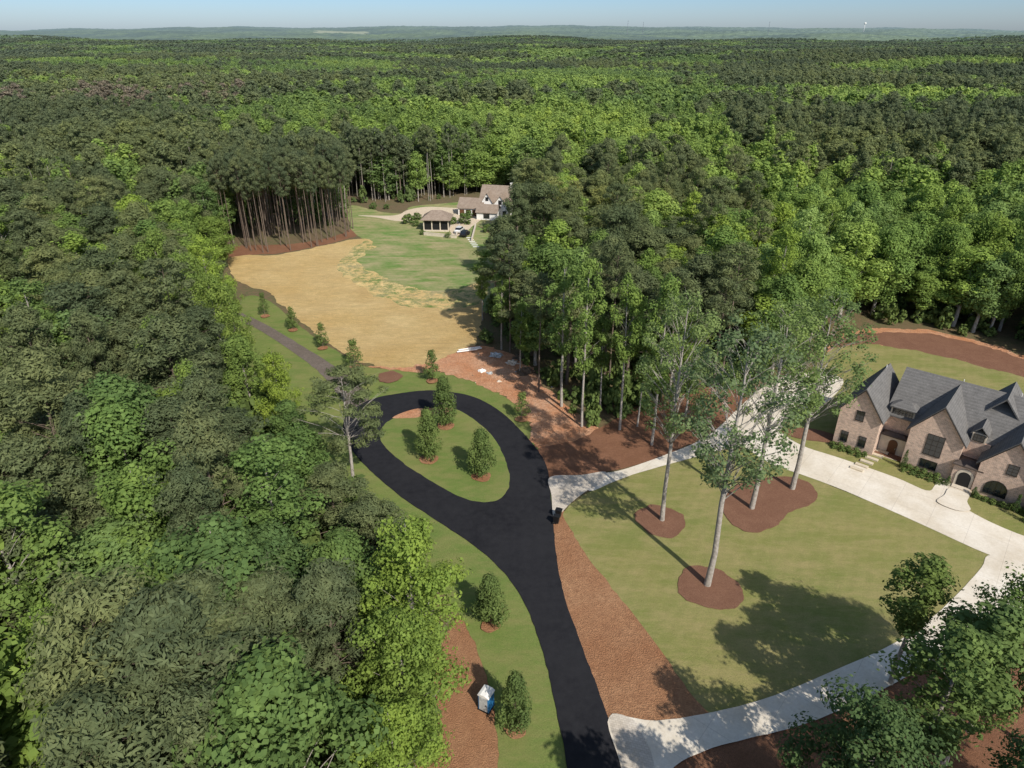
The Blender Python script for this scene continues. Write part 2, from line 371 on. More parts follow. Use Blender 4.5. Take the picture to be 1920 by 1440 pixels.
sheet('road', [(1068,1540),(1062,1430),(1040,1320),(1018,1225),(985,1135),(945,1075),(890,1025),(820,978),(760,938),(705,893),(665,852),(645,815),(650,780),(690,752),(740,740),(800,733),(860,738),(905,752),(945,778),(980,812),(1010,848),(1026,880),(1033,930),(1038,990),(1045,1060),(1062,1130),(1090,1210),(1122,1295),(1150,1380),(1166,1440),(1185,1540)], M['asphalt'], 'fresh black asphalt road with teardrop turning loop', .12)
sheet('loop_island', [(900,942),(865,934),(810,904),(755,868),(715,828),(720,798),(755,778),(800,768),(845,765),(885,785),(920,815),(942,850),(955,890),(952,920),(930,940)], M['verge'], 'teardrop grass island inside the road loop', .15)
sheet('mulch_ground', [(735,785),(770,770),(815,766),(850,768),(830,778),(780,784)], M['clay'], 'thin clay crescent at the island tip', .2)
sheet('drive', [(1100,893),(1160,884),(1240,857),(1310,828),(1350,800),(1400,752),(1450,715),(1510,700),(1580,712),(1550,755),(1490,775),(1466,806),(1500,835),(1580,862),(1680,897),(1736,921),(1752,912),(1765,890),(1790,890),(1815,900),(1790,925),(1790,940),(1840,972),(1930,1010),(2100,1060),(2120,1110),(1930,1064),(1850,1040),(1700,972),(1560,912),(1470,880),(1435,866),(1390,838),(1350,846),(1290,862),(1200,887),(1150,905),(1105,922)], M['concrete'], 'pale concrete drive sweeping to the brick house', .05, k=5)
sheet('drive', [(1142,1346),(1230,1353),(1340,1336),(1450,1306),(1560,1260),(1660,1216),(1740,1165),(1800,1110),(1840,1065),(1860,1042),(1960,1070),(1960,1115),(1860,1172),(1780,1222),(1700,1270),(1600,1322),(1500,1362),(1400,1387),(1320,1410),(1255,1450),(1240,1540),(1190,1540),(1162,1430)], M['concrete'], 'pale concrete drive curving to the road', .05, k=5)
sheet('cobble_apron', [(1031,896),(1090,892),(1135,886),(1128,906),(1100,922),(1070,945),(1050,966),(1038,975),(1034,930)], M['cobble'], 'grey cobbled apron where drive meets road', 0, k=5)
sheet('cobble_apron', [(1143,1345),(1185,1350),(1205,1380),(1225,1430),(1235,1540),(1186,1540),(1163,1430)], M['cobble'], 'grey cobbled apron at the lower drive', 0, k=5)
def ring(u, v, r, lab='round mulch ring at a tree base', j=.35, mat='bed'):
    x, y = G(u, v)
    return sheet('mulch_bed', [(x+r*math.cos(a)*(1+.08*math.sin(3*a+u)), y+r*math.sin(a)*(1+.08*math.sin(2*a+v))) for a in [i*math.pi/6 for i in range(12)]], M[mat], lab, j, world=True, k=4)
ring(1238, 978, 3.1); ring(1329, 1102, 3.5)
sheet('mulch_bed', [(1356,955),(1375,915),(1420,900),(1470,895),(1515,905),(1531,930),(1520,948),(1480,962),(1458,985),(1420,1000),(1380,990)], M['bed'], 'kidney-shaped mulch bed around two trees', .25)
sheet('mulch_bed', [(1462,808),(1520,805),(1600,828),(1650,845),(1700,862),(1762,888),(1740,886),(1690,868),(1640,852),(1590,836),(1540,830),(1490,822)], M['bed'], 'planted mulch bed along the brick facade', .1)
sheet('mulch_bed', [(1805,905),(1850,915),(1900,932),(1980,960),(1975,972),(1900,948),(1840,928),(1812,915)], M['bed'], 'planted mulch bed along the brick facade', .1)
ring(730, 708, 2.2, 'round mulch bed in the verge')

# ------------------------------------------------------------------ foliage generators
def quads_mesh(name, V, mats, extra=None):
    n = V.shape[0]; verts = V.reshape(-1, 3)
    nv = n*4; loops = np.arange(nv, dtype=np.int32); starts = np.arange(0, nv, 4, dtype=np.int32)
    me = bpy.data.meshes.new(name)
    if extra:
        ev, ef = extra
        verts = np.vstack([verts, np.array(ev)])
        ef4 = [f for f in ef if len(f) == 4]
        el = np.array(ef4, dtype=np.int32).reshape(-1)+nv
        loops = np.concatenate([loops, el]); starts = np.concatenate([starts, nv+np.arange(0, len(el), 4, dtype=np.int32)])
    me.vertices.add(len(verts)); me.vertices.foreach_set('co', verts.astype(np.float32).reshape(-1))
    me.loops.add(len(loops)); me.loops.foreach_set('vertex_index', loops)
    me.polygons.add(len(starts)); me.polygons.foreach_set('loop_start', starts)
    if extra:
        mi = np.zeros(len(starts), dtype=np.int32); mi[n:] = 1; me.polygons.foreach_set('material_index', mi)
    for mm_ in mats: me.materials.append(mm_)
    me.update(calc_edges=True); me.validate()
    return me
def leaves(rng, lobes, n, size, width, flat=.85, shell=.5, upb=.4):
    L = np.array(lobes)
    w = L[:, 3]**2; idx = rng.choice(len(L), n, p=w/w.sum())
    d = rng.normal(size=(n, 3)); d /= np.linalg.norm(d, axis=1)[:, None]+1e-6
    r = L[idx, 3]*(shell+(1-shell)*rng.random(n)**.6)*(1+.20*np.sin(4*d[:, 0]+idx*1.7)*np.cos(5*d[:, 1]+idx))
    off = d*r[:, None]; off[:, 2] *= flat
    P = L[idx, :3]+off
    nn = d*1.35+rng.normal(size=(n, 3))*.42; nn[:, 2] += upb
    nn /= np.linalg.norm(nn, axis=1)[:, None]
    t = np.cross(nn, rng.normal(size=(n, 3))); t /= np.linalg.norm(t, axis=1)[:, None]
    b = np.cross(nn, t); s = (size*(.55+.9*rng.random(n)))[:, None]
    k = s*width
    return np.stack([P-t*s*.5, P-b*k*.5+t*s*.08, P+t*s*.5, P+b*k*.5+t*s*.08], axis=1)

def tree_form(kind, seed, n, size):
    rng = np.random.default_rng(seed); b = B(); lobes = []
    if kind == 'broad':
        Ht, zb, R, nl, flat, wd, tr = 20, rng.uniform(3.5, 6), rng.uniform(3.6, 4.5), 40, .9, .75, .26
    elif kind == 'lime':
        Ht, zb, R, nl, flat, wd, tr = 20, 3.0, 4.3, 62, .9, .75, .22
    elif kind == 'poplar':
        Ht, zb, R, nl, flat, wd, tr = 27, rng.uniform(9, 14), rng.uniform(2.7, 3.5), 38, 1.1, .72, .2
    elif kind == 'lonely':
        Ht, zb, R, nl, flat, wd, tr = 28, 13.0, 4.0, 74, 1.0, .72, .24
    elif kind == 'pine':
        Ht, zb, R, nl, flat, wd, tr = 23, rng.uniform(8, 12), rng.uniform(3.4, 4.4), 42, .75, .34, .24
    elif kind == 'widepine':
        Ht, zb, R, nl, flat, wd, tr = 21, 9.5, 5.2, 50, .55, .30, .22
    elif kind == 'tallpine':
        Ht, zb, R, nl, flat, wd, tr = 23, 15.2, 3.0, 28, .65, .30, .14
    elif kind == 'young':
        Ht, zb, R, nl, flat, wd, tr = 6, .9, 2.0, 46, .9, .6, .09
    elif kind == 'sapling':
        Ht, zb, R, nl, flat, wd, tr = 5, 1.0, 1.25, 22, .9, .6, .05
    elif kind == 'bush':
        Ht, zb, R, nl, flat, wd, tr = 1.2, .15, .55, 9, .85, .7, .03
    lean = rng.normal(size=2)*(.015 if kind not in ('young', 'bush', 'sapling', 'lonely') else 0)*Ht
    def trunk_at(z):
        t = z/Ht; return Vector((lean[0]*t*t, lean[1]*t*t, z))
    zs = [Ht*q for q in (0, .15, .35, .6, .8, .94)]
    b.path([trunk_at(z)+Vector((math.sin(z*.7+seed)*.3*tr, math.cos(z*.5)*.3*tr, 0)) for z in zs], [tr*q for q in (1.3, 1, .85, .62, .35, .1)], 8)
    for i in range(nl):
        t = (i+.5)/nl if kind != 'pine' else ((i+.5)/nl)**.8
        t = min(1, max(0, t+rng.normal()*.03))
        z = zb+(Ht-zb)*t*(.95 if kind in ('broad', 'poplar', 'lime') else 1)
        if kind in ('broad', 'poplar', 'lime'): env = math.sqrt(max(0, 1-t**2.6))*(.5+.5*min(1, t/.35))
        elif kind == 'lonely': env = math.sin(math.pi*min(1, (.2+.70*t)))**.75
        elif kind in ('pine', 'widepine'): env = math.sqrt(max(0, 1-t**2.2))*(.65+.35*min(1, t/.3))
        elif kind == 'tallpine': env = math.sin(math.pi*(.15+.75*t))
        elif kind in ('young', 'sapling'): env = (1-t)**.75*min(1, .55+t*2.4)
        else: env = math.sin(math.pi*(.25+.65*t))
        a = i*2.39996+rng.normal()*.4
        lr = {'broad': .37, 'lime': .27, 'poplar': .33, 'lonely': .21, 'pine': .32, 'widepine': .21, 'tallpine': .34, 'young': .33, 'sapling': .4, 'bush': .5}[kind]*R*rng.uniform(.6, 1.3)
        if kind in ('broad', 'pine', 'poplar', 'lonely', 'widepine', 'lime'): env *= rng.uniform(.66, 1.24)
        rad = max(0, R*env-lr*.55)
        if kind in ('broad', 'young', 'poplar', 'pine', 'lime') and i % 4 == 0: rad *= .4
        c = trunk_at(z); lc = Vector((c.x+rad*math.cos(a), c.y+rad*math.sin(a), z-(lr*.4 if t > .9 else 0)))
        lobes.append((lc.x, lc.y, lc.z, lr*(.8 if t > .9 else 1)))
        if rad > .3:
            z0 = max(zb*.85, z-rad*rng.uniform(.35, .8)) if kind not in ('young', 'bush', 'sapling') else max(.3, z-rad*.6)
            if kind in ('lonely', 'poplar', 'broad', 'lime'): z0 = max(zb*.8, z-rad*rng.uniform(.9, 1.8))
            p0 = trunk_at(z0); mid = p0.lerp(lc, .5)+Vector((0, 0, rad*.08))
            rb = tr*.24*(1-t*.6)
            b.path([p0, mid, lc], [rb, rb*.65, rb*.2], 4)
            if kind in ('pine', 'tallpine', 'lonely', 'widepine') :
                for q in range(2):
                    e = lc+Vector(rng.normal(size=3))*lr*.55; b.path([mid, mid.lerp(e, .6), e], [rb*.5, rb*.35, rb*.12], 3)
    if kind == 'pine':
        for q in range(12):
            z = rng.uniform(zb*.55, zb+4); a = rng.uniform(0, 6.28); l = rng.uniform(1.6, 3.9)
            p0 = trunk_at(z); p1 = p0+Vector((math.cos(a)*l, math.sin(a)*l, l*rng.uniform(-.05, .4)))
            mid = p0.lerp(p1, .5)+Vector((0, 0, .1)); b.path([p0, mid, p1], [.08, .05, .02], 3)
            for w_ in range(3): e = p1+Vector(rng.normal(size=3))*.5; b.path([mid, e, e+Vector((0, 0, .2))], [.035, .02, .01], 3)
    upb = .5 if kind == 'pine' else .4
    V = leaves(rng, lobes, n, size, wd, flat, {'tallpine': .35, 'lonely': .35, 'poplar': .35, 'widepine': .4, 'lime': .4}.get(kind, .55), upb)
    if kind in ('broad', 'poplar', 'pine', 'lonely', 'lime'):
        k = int(n*.08); S = [(x+rng.normal()*r*.6, y+rng.normal()*r*.6, z+rng.normal()*r*.5, r*.8) for x, y, z, r in lobes]
        V = np.concatenate([V, leaves(rng, S, k, size, wd, flat, .3)])
    return b, V
KM = {'broad': ('leaf', 'greybark'), 'lime': ('leaf', 'greybark'), 'poplar': ('leaf', 'greybark'), 'lonely': ('leaf', 'greybark'), 'pine': ('needle', 'pinebark'), 'widepine': ('needle', 'greybark'), 'tallpine': ('needle', 'pinebark'), 'young': ('young', 'pinebark'), 'sapling': ('young', 'pinebark'), 'bush': ('young', 'pinebark')}
HT = {'broad': 20., 'lime': 20., 'poplar': 27., 'lonely': 28., 'pine': 23., 'widepine': 21., 'tallpine': 23., 'young': 6., 'sapling': 5., 'bush': 1.2}
RAD = {'broad': 4.1, 'lime': 4.3, 'poplar': 3.4, 'lonely': 3.7, 'pine': 3.9, 'widepine': 5.2, 'tallpine': 3.0, 'young': 2.0, 'sapling': 1.25, 'bush': .6}
HI = {}
for kind, nv, n, size in (('broad', 6, 12500, .33), ('lime', 2, 15000, .25), ('poplar', 5, 5600, .33), ('lonely', 3, 7000, .25), ('pine', 6, 13500, .40), ('widepine', 1, 9500, .42), ('tallpine', 3, 4200, .46), ('young', 3, 6000, .20), ('sapling', 3, 1300, .2), ('bush', 2, 500, .16)):
    HI[kind] = []
    for i in range(nv):
        b, V = tree_form(kind, 100+i*17+len(kind)*31, n, size)
        tm = mesh_from(kind+'_trunk', b.v, b.f, M[KM[kind][1]], True)
        HI[kind].append((tm, quads_mesh(kind+'_crown', V, [M[KM[kind][0]]])))
def source_collection(name, specs):
    c = bpy.data.collections.new(name); i = 0
    for kind, nv, n, size in specs:
        for q in range(nv):
            b, V = tree_form(kind, 500+q*13+len(kind), n, size)
            t = B(); bk = 'greybark' if kind == 'tallpine' else KM[kind][1]
            if kind == 'tallpine': t.path([(0, 0, 0), (.15*q-.1, .1, HT[kind]*.4), (.1, 0, HT[kind]*.85)], [.125, .105, .05], 5)
            elif kind != 'bush' and n > 1000: t.path([(0, 0, 0), (0, 0, HT[kind]*.4), (0, 0, HT[kind]*.85)], [.19, .15, .06], 5)
            else: t.path([(0, 0, 0), (0, 0, HT[kind]*.7)], [.25 if kind != 'bush' else .02, .1 if kind != 'bush' else .01], 3)
            me = quads_mesh(f'{name}_{i:02d}', V, [M[KM[kind][0]], M[bk]], (t.v, t.f))
            o = bpy.data.objects.new(f'{name}_{i:02d}', me); c.objects.link(o); i += 1
    return c
C_broad = source_collection('broadleaf_form', [('broad', 4, 3600, .58), ('poplar', 2, 2200, .62), ('broad', 4, 900, 1.15), ('broad', 3, 200, 2.2)])
C_pine = source_collection('pine_form', [('pine', 4, 3800, .74), ('tallpine', 3, 1500, .8), ('pine', 4, 900, 1.3), ('pine', 3, 200, 2.4)])
C_bush = source_collection('bush_form', [('bush', 3, 240, .26)])

def scatter(name, coll, data, label, category):
    me = bpy.data.meshes.new(name); me.from_pydata([d[0] for d in data], [], [])
    a = me.attributes.new('pick', 'INT', 'POINT'); a.data.foreach_set('value', [d[1] for d in data])
    a = me.attributes.new('spin', 'FLOAT_VECTOR', 'POINT'); a.data.foreach_set('vector', [q for d in data for q in (random.uniform(-.02, .02), random.uniform(-.02, .02), d[2])])
    a = me.attributes.new('size', 'FLOAT_VECTOR', 'POINT'); a.data.foreach_set('vector', [q for d in data for q in d[3]])
    ng = bpy.data.node_groups.new(name+'_nodes', 'GeometryNodeTree')
    ng.interface.new_socket('Geometry', in_out='INPUT', socket_type='NodeSocketGeometry')
    ng.interface.new_socket('Geometry', in_out='OUTPUT', socket_type='NodeSocketGeometry')
    gi = ng.nodes.new('NodeGroupInput'); go = ng.nodes.new('NodeGroupOutput')
    ci = ng.nodes.new('GeometryNodeCollectionInfo'); ci.inputs['Collection'].default_value = coll
    ci.inputs['Separate Children'].default_value = True; ci.inputs['Reset Children'].default_value = True
    ip = ng.nodes.new('GeometryNodeInstanceOnPoints'); ip.inputs['Pick Instance'].default_value = True
    def attr(nm, ty):
        n = ng.nodes.new('GeometryNodeInputNamedAttribute'); n.data_type = ty; n.inputs['Name'].default_value = nm
        return next(o for o in n.outputs if o.name == 'Attribute' and o.enabled)
    ng.links.new(gi.outputs[0], ip.inputs['Points']); ng.links.new(ci.outputs[0], ip.inputs['Instance'])
    ng.links.new(attr('pick', 'INT'), ip.inputs['Instance Index'])
    ng.links.new(attr('spin', 'FLOAT_VECTOR'), ip.inputs['Rotation'])
    ng.links.new(attr('size', 'FLOAT_VECTOR'), ip.inputs['Scale'])
    ng.links.new(ip.outputs[0], go.inputs[0])
    o = obj(name, me, label=label, category=category, kind='stuff')
    md = o.modifiers.new('scatter', 'NODES'); md.node_group = ng
    return o

# ------------------------------------------------------------------ individual trees
NAME = {'broad': 'broadleaf_tree', 'lime': 'broadleaf_tree', 'poplar': 'poplar_tree', 'lonely': 'poplar_tree', 'pine': 'pine_tree', 'widepine': 'pine_tree', 'tallpine': 'pine_tree', 'young': 'young_oak_tree', 'sapling': 'sapling_tree', 'bush': 'shrub'}
LAB = {'broad': 'leafy green broadleaf tree standing in the wood', 'lime': 'bright yellow-green broadleaf tree at the wood edge', 'poplar': 'tall leafy poplar with bare lower trunk in the wood', 'lonely': 'tall slender poplar with pale bare trunk on lawn',
       'pine': 'dark green pine with billowy crown in the wood', 'widepine': 'open spreading pine with pale trunk beside the loop', 'tallpine': 'tall pine with long bare trunk at the wood edge', 'young': 'dense young oak tree in a mulch ring', 'sapling': 'small staked sapling in the grass verge', 'bush': 'rounded green shrub in a mulch bed'}
GRP = {'lonely': 'tall poplars on the front lawn', 'young': 'young trees beside the road', 'sapling': 'saplings along the track', 'bush': 'shrubs in planting beds'}
def place(kind, x, y, h, r, var=None, tint=None, label=None, name=None, group=None, rot=None):
    tm, cm = HI[kind][random.randrange(len(HI[kind])) if var is None else var % len(HI[kind])]
    nm = name or NAME[kind]
    if kind == 'bush':
        e = obj(nm, cm, None)
        if tint: e.color = (*tint, 1)
    else:
        e = obj(nm, None, None)
        obj('trunk', tm, e); c = obj('crown', cm, e)
        if tint: c.color = (*tint, 1)
    tl = .02 if h > 8 and kind not in ('lonely', 'tallpine') else 0
    e.location = (x, y, -.05); e.rotation_euler = (random.uniform(-tl, tl), random.uniform(-tl, tl), random.uniform(0, 6.28) if rot is None else rot)
    e.scale = (r/RAD[kind], r/RAD[kind], h/HT[kind])
    e['label'] = label or LAB[kind]; e['category'] = 'shrub' if kind == 'bush' else 'tree'; e['group'] = group or GRP.get(kind, 'trees of the wood')
    return e
taken = []
def plant(kind, u, v, vtop, r, **kw):
    x, y = G(u, v); h = top_z(y, vtop); taken.append((x, y, r)); return place(kind, x, y, h, r, **kw)

plant('lonely', 1240, 976, 545, 4.0, var=0, tint=(1.02, .95, 1.35))
plant('lonely', 1328, 1098, 600, 5.0, var=1, tint=(1.06, .98, 1.4))
plant('lonely', 1410, 955, 560, 4.4, var=2, tint=(1.0, .95, 1.25))
plant('lonely', 1486, 918, 548, 4.7, var=0, tint=(.92, .90, 1.15))
plant('poplar', 1222, 835, 500, 3.2)
for u, v, t, r in ((836, 798, 706, 2.5), (804, 861, 764, 2.35), (903, 893, 803, 2.4)):
    plant('young', u, v, t, r); ring(u, v+2, 1.35, 'round mulch ring under a young tree', .15, 'strip')
for u, v, t, r, k in ((920, 1172, 1078, 2.2, 'young'), (966, 1366, 1262, 1.9, 'young'), (497, 592, 548, 1.3, 'sapling'), (550, 618, 573, 1.6, 'sapling'), (606, 652, 604, 1.6, 'sapling'),
                   (665, 688, 636, 1.9, 'sapling'), (811, 714, 655, 1.9, 'sapling'), (978, 786, 735, 1.6, 'sapling')):
    plant(k, u, v, t, r); ring(u, v+2, 1.0, 'small mulch ring under a young tree', .15, 'strip')
plant('widepine', 667, 925, 685, 5.6, var=0, tint=(1.1, 1.1, 1.0))
for x, y, h, r, v_, t in ((-8.9, 44, 21, 4.9, 0, (1.28, 1.22, .9)), (-8.7, 37.5, 18, 4.4, 1, (1.28, 1.22, .9)), (-8.6, 31.5, 14.5, 3.8, 0, (1.22, 1.18, .9)), (-36, 37.5, 18, 4.0, 1, (1.12, 1.12, .9))):
    taken.append((x, y, r)); place('lime', x, y, h, r, var=v_, tint=t)
for u, v, t_, r, vv, tt in ((545, 850, 645, 3.2, 0, (1.25, 1.15, .85)), (436, 745, 500, 4.4, 1, (1.28, 1.18, 1.0)), (385, 700, 455, 5.0, 0, (1.22, 1.16, 1.0)), (330, 650, 418, 5.2, 1, (1.15, 1.1, 1.0)), (455, 690, 520, 3.4, 0, (1.28, 1.18, .95)), (410, 620, 432, 4.4, 1, (1.18, 1.14, 1.0)), (280, 600, 440, 4.6, 0, (1.1, 1.08, 1.0))):
    plant('lime', u, v, t_, r, var=vv, tint=tt, label='large light green broadleaf tree beside the straw field')
plant('broad', 480, 800, 620, 3.4, var=4, tint=(1.05, 1.02, .95)); plant('broad', 582, 965, 790, 3.6, var=1, tint=(.9, .95, .95)); plant('pine', 640, 1060, 870, 3.6, var=2); plant('pine', 712, 1130, 935, 3.6, var=3); plant('broad', 560, 900, 745, 3.2, var=2, tint=(.95, .98, .95)); plant('broad', 742, 1120, 985, 2.6, var=0, tint=(.8, .85, .9))
# lower right group
for x, y, h, r, k, t in ((36, 45, 16.5, 3.4, 'poplar', (.9, .86, .85)), (36.5, 37, 19, 4.6, 'poplar', (.85, .85, 1.0)), (32, 34.5, 19, 4.2, 'poplar', (.82, .82, .95)), (40.5, 40, 19.5, 4.0, 'lime', (.78, .80, .92)), (25, 30, 17.5, 4.8, 'lime', (.74, .77, .9)), (33.5, 26.5, 18, 4.2, 'lime', (.74, .77, .9)),
                         (14.5, 21.5, 18.5, 4.4, 'poplar', None), (20, 23.5, 16.5, 4.0, 'poplar', None), (12.5, 13, 21, 4.4, 'broad', None), (24, 14, 21, 5, 'broad', None), (31, 18, 22, 4.6, 'pine', None), (46, 36, 20, 4, 'pine', None), (43, 28, 22, 4.5, 'pine', None)):
    taken.append((x, y, r)); place(k, x, y, h, r, tint=t, label='loose-crowned broadleaf tree beside the lower drive' if k == 'lime' else None)
# trees standing in the mulch at the front of the central wood
for u, v, t, r, k, q in ((1090, 800, 462, 3.0, 'poplar', 1.02), (1125, 772, 580, 2.4, 'poplar', .75), (1162, 806, 505, 2.9, 'poplar', .95), (1285, 782, 600, 2.8, 'poplar', .8), (1010, 735, 510, 3.0, 'tallpine', .9), (1052, 762, 448, 3.6, 'poplar', 1.05), (940, 655, 500, 2.6, 'poplar', 1.02), (1330, 765, 520, 3.0, 'tallpine', 1), (905, 600, 500, 2.2, 'poplar', 1.02), (1195, 800, 610, 2.2, 'poplar', .75), (975, 700, 560, 2.0, 'poplar', .85), (1245, 770, 500, 3.2, 'tallpine', 1), (1140, 740, 450, 3.2, 'tallpine', .9)):
    plant(k, u, v, t, r, tint=(q, q, q))

# ------------------------------------------------------------------ random forest
CLEAR = [G(*p) for p in [(800,1800),(785,1500),(780,1380),(765,1285),(700,1240),(630,1180),(560,1080),(502,985),(452,890),(420,800),(400,720),(380,650),(392,590),(415,540),(425,478),(530,476),(620,458),(665,436),(655,392),(645,382),(700,381),(800,379),(900,362),(980,358),(995,400),(985,470),(965,540),(925,575),(900,600),(895,640),(960,662),(1010,705),(1060,768),(1120,806),(1160,800),(1200,770),(1290,742),(1400,722),(1480,690),(1530,655),(1590,612),(1700,608),(1830,634),(1930,662),(2200,735),(2600,1000),(2600,1800),(1200,2500),(800,2500)]]
def inside(x, y, P):
    c = False; j = len(P)-1
    for i in range(len(P)):
        xi, yi = P[i]; xj, yj = P[j]
        if (yi > y) != (yj > y) and x < (xj-xi)*(y-yi)/(yj-yi)+xi: c = not c
        j = i
    return c
def pine_prob(x, y):
    u, v = proj(x, y)
    n = noise.noise(Vector((x*.005, y*.005, 1)))*1.8+noise.noise(Vector((x*.02, y*.02, 6)))*.6
    if v > 640 and u < 900: return .64
    if u < 480 and v > 400: return .40+n*.5
    if 410 < u < 700 and 360 < v < 500: return .97
    if 880 < u < 1400 and 380 < v < 560: return .66+n*.5
    if 880 < u < 1400 and v >= 560: return .35
    if u < 700 and 150 < v <= 400: return .45+n*1.2
    if 600 < u < 1350 and v <= 380 and v > 130: return .0+n*.7
    if u > 1300 and v > 300: return .34+n*1.2
    if u > 1350 and v <= 300 and v > 120: return .66+n
    return .30+n*1.7
trees = []
def grid(y0, y1, sp, tier):
    y = y0
    while y < y1:
        half = y*.86+22 if y < 400 else y*.83
        x = -half
        while x < half:
            px = x+random.uniform(-.48, .48)*sp; py = y+random.uniform(-.48, .48)*sp; x += sp
            if py < 330 and inside(px, py, CLEAR): continue
            if py < 120 and any((px-a)**2+(py-b)**2 < (r+1.2)**2 for a, b, r in taken): continue
            trees.append((px, py, tier))
        y += sp
grid(8, 88, 5.7, 0); grid(88, 420, 6.5, 0); grid(420, 1500, 9, 1); grid(1500, 4600, 15, 2)
for i in range(110):
    x, y = G(random.uniform(424, 668), random.uniform(400, 476))
    if not inside(x, y, CLEAR): trees.append((x, y, 3))
for i in range(45):
    x, y = G(random.uniform(668, 960), random.uniform(366, 381))
    if not inside(x, y, CLEAR): trees.append((x, y, 3))
ind = {'pine': [], 'broad': []}; rest = {'pine': [], 'broad': []}
for x, y, tier in trees:
    z = hills(x, y); p = random.random() < pine_prob(x, y); k = 'pine' if p else 'broad'
    if tier in (0, 3):
        big = 1.05 if y < 88 else 1.18
        h = random.uniform(15.5, 25.5) if p else random.uniform(12, 23)
        r = (random.uniform(2.9, 5.2) if p else random.uniform(2.8, 5.8))*big
        u0, v0 = proj(x, y)
        sub = k
        if not p and (random.random() < .2 or (y > 85 and -5 < x < 45 and y < 125 and random.random() < .7)): sub = 'poplar'
        if p and y > 88 and random.random() < .22: sub = 'tallpine'; h += 2; r *= .72
        if tier == 3 or (p and 410 < u0 < 690 and 380 < v0 < 500): k = 'pine'; sub = 'tallpine'; r = random.uniform(2.1, 3.0); h = random.uniform(22, 27)
        u, v = proj(x, y, h*.8); vis = -60 < u < 1980 and -60 < v < 1540
        if sub == 'poplar': h *= 1.14; r *= .8
        (ind if vis else rest)[k].append((math.hypot(x, y), x, y, h, r, sub))
    elif tier == 1:
        s = random.uniform(1.1, 1.9); rest[k].append((None, x, y, z, s, 1))
    else:
        s = random.uniform(1.7, 2.9); rest[k].append((None, x, y, z, s, 2))
for k in ('pine', 'broad'):
    ind[k].sort()
    cap = 283 if k == 'pine' else 240
    for d, x, y, h, r, sub in ind[k][:cap]:
        t = None; q = random.random()
        if k == 'broad': t = (1.12, 1.08, .88) if q < .18 else (.78, .84, .95) if q < .38 else (.98, 1.0, 1.3) if q < .5 else (.9, .93, .95) if q < .68 else None
        elif q < .25: t = (1.2, 1.15, 1.1)
        elif q < .45: t = (.8, .84, .88)
        place(sub, x, y, h, r, tint=t)
    data = []
    for d, x, y, h, r, sub in ind[k][cap:]+[e for e in rest[k] if e[0] is not None]:
        if sub in ('poplar', 'tallpine'): data.append(((x, y, 0), 4+random.randrange(2 if sub == 'poplar' else 3), random.uniform(0, 6.28), (r/RAD[sub], r/RAD[sub], h/HT[sub])))
        else: data.append(((x, y, 0), random.randrange(4), random.uniform(0, 6.28), (r/RAD[sub], r/RAD[sub], h/HT[sub])))
    off = 7 if k == 'pine' else 6
    for e in rest[k]:
        if e[0] is None:
            _, x, y, z, s, tier = e
            i = off+random.randrange(4) if tier == 1 else off+4+random.randrange(3)
            hz = random.uniform(.72, 1.15)*(1 if tier == 1 else .98)
            data.append(((x, y, z), i, random.uniform(0, 6.28), (s, s, hz)))
    if k == 'pine': scatter('pine_forest', C_pine, data, 'dark green pines of the distant forest', 'forest')
    else: scatter('broadleaf_forest', C_broad, data, 'bright green broadleaf trees of the distant forest', 'forest')
data = []
for i in range(11000):
    y = random.uniform(12, 260); x = random.uniform(-y*.85-15, y*.85+15)
    if inside(x, y, CLEAR): continue
    u0, v0 = proj(x, y)
    if 420 < u0 < 680 and 425 < v0 < 480: continue
    if random.random() > .45+.8*noise.noise(Vector((x*.05, y*.05, 4))): continue
    s = random.uniform(.8, 2.4); data.append(((x, y, -.1), random.randrange(3), random.uniform(0, 6.28), (s*1.3, s*1.3, s*random.uniform(.9, 2.4))))
for i in range(1500):
    u = random.uniform(380, 790); v = random.uniform(640, 1420)
    edge = 640+(u-400)*.88 if u < 600 else 816+(u-600)*1.25
    if v < edge+50 or (u > 600 and v < 975) or v > edge+420: continue
    x, y = G(u, v); s = random.uniform(.9, 3.0); data.append(((x, y, -.1), random.randrange(3), random.uniform(0, 6.28), (s*1.3, s*1.3, s*random.uniform(.9, 2.6))))
scatter('undergrowth', C_bush, data, 'low green shrubs covering the forest floor', 'undergrowth')

m, nt = new_mat('distant_canopy')
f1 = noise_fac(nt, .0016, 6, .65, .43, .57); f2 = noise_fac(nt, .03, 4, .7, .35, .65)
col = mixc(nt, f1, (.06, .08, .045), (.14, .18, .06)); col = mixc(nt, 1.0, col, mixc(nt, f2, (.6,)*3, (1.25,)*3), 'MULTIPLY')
finish(nt, painted_haze(nt, col), .95, None, spec=0)
rr = [4300*1.0095**i for i in range(210)]
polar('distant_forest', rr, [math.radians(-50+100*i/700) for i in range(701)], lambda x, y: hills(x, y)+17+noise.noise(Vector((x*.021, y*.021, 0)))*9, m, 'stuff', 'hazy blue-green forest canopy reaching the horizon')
def patch_far(u0, u1, r0, r1, name, label):
    a0 = math.atan((u0-960)/1439); a1 = math.atan((u1-960)/1439); V = []; Fc = []
    for i in range(9):
        for j in range(13):
            r = r0+(r1-r0)*i/8; a = a0+(a1-a0)*j/12; a += .004*math.sin(i*1.3)*(1 if j in (0, 12) else 0); x = r*math.sin(a); y = r*math.cos(a)
            V.append((x, y, hills(x, y)+27+i*1.2))
    for i in range(8):
        for j in range(12): Fc.append((i*13+j, (i+1)*13+j, (i+1)*13+j+1, i*13+j+1))
    me = mesh_from(name, V, Fc, plain(name+'_surface', (.26, .29, .22), .9))
    me.flip_normals() if me.polygons[0].normal.z < 0 else None
    obj(name, me, kind='structure', label=label, category='field')
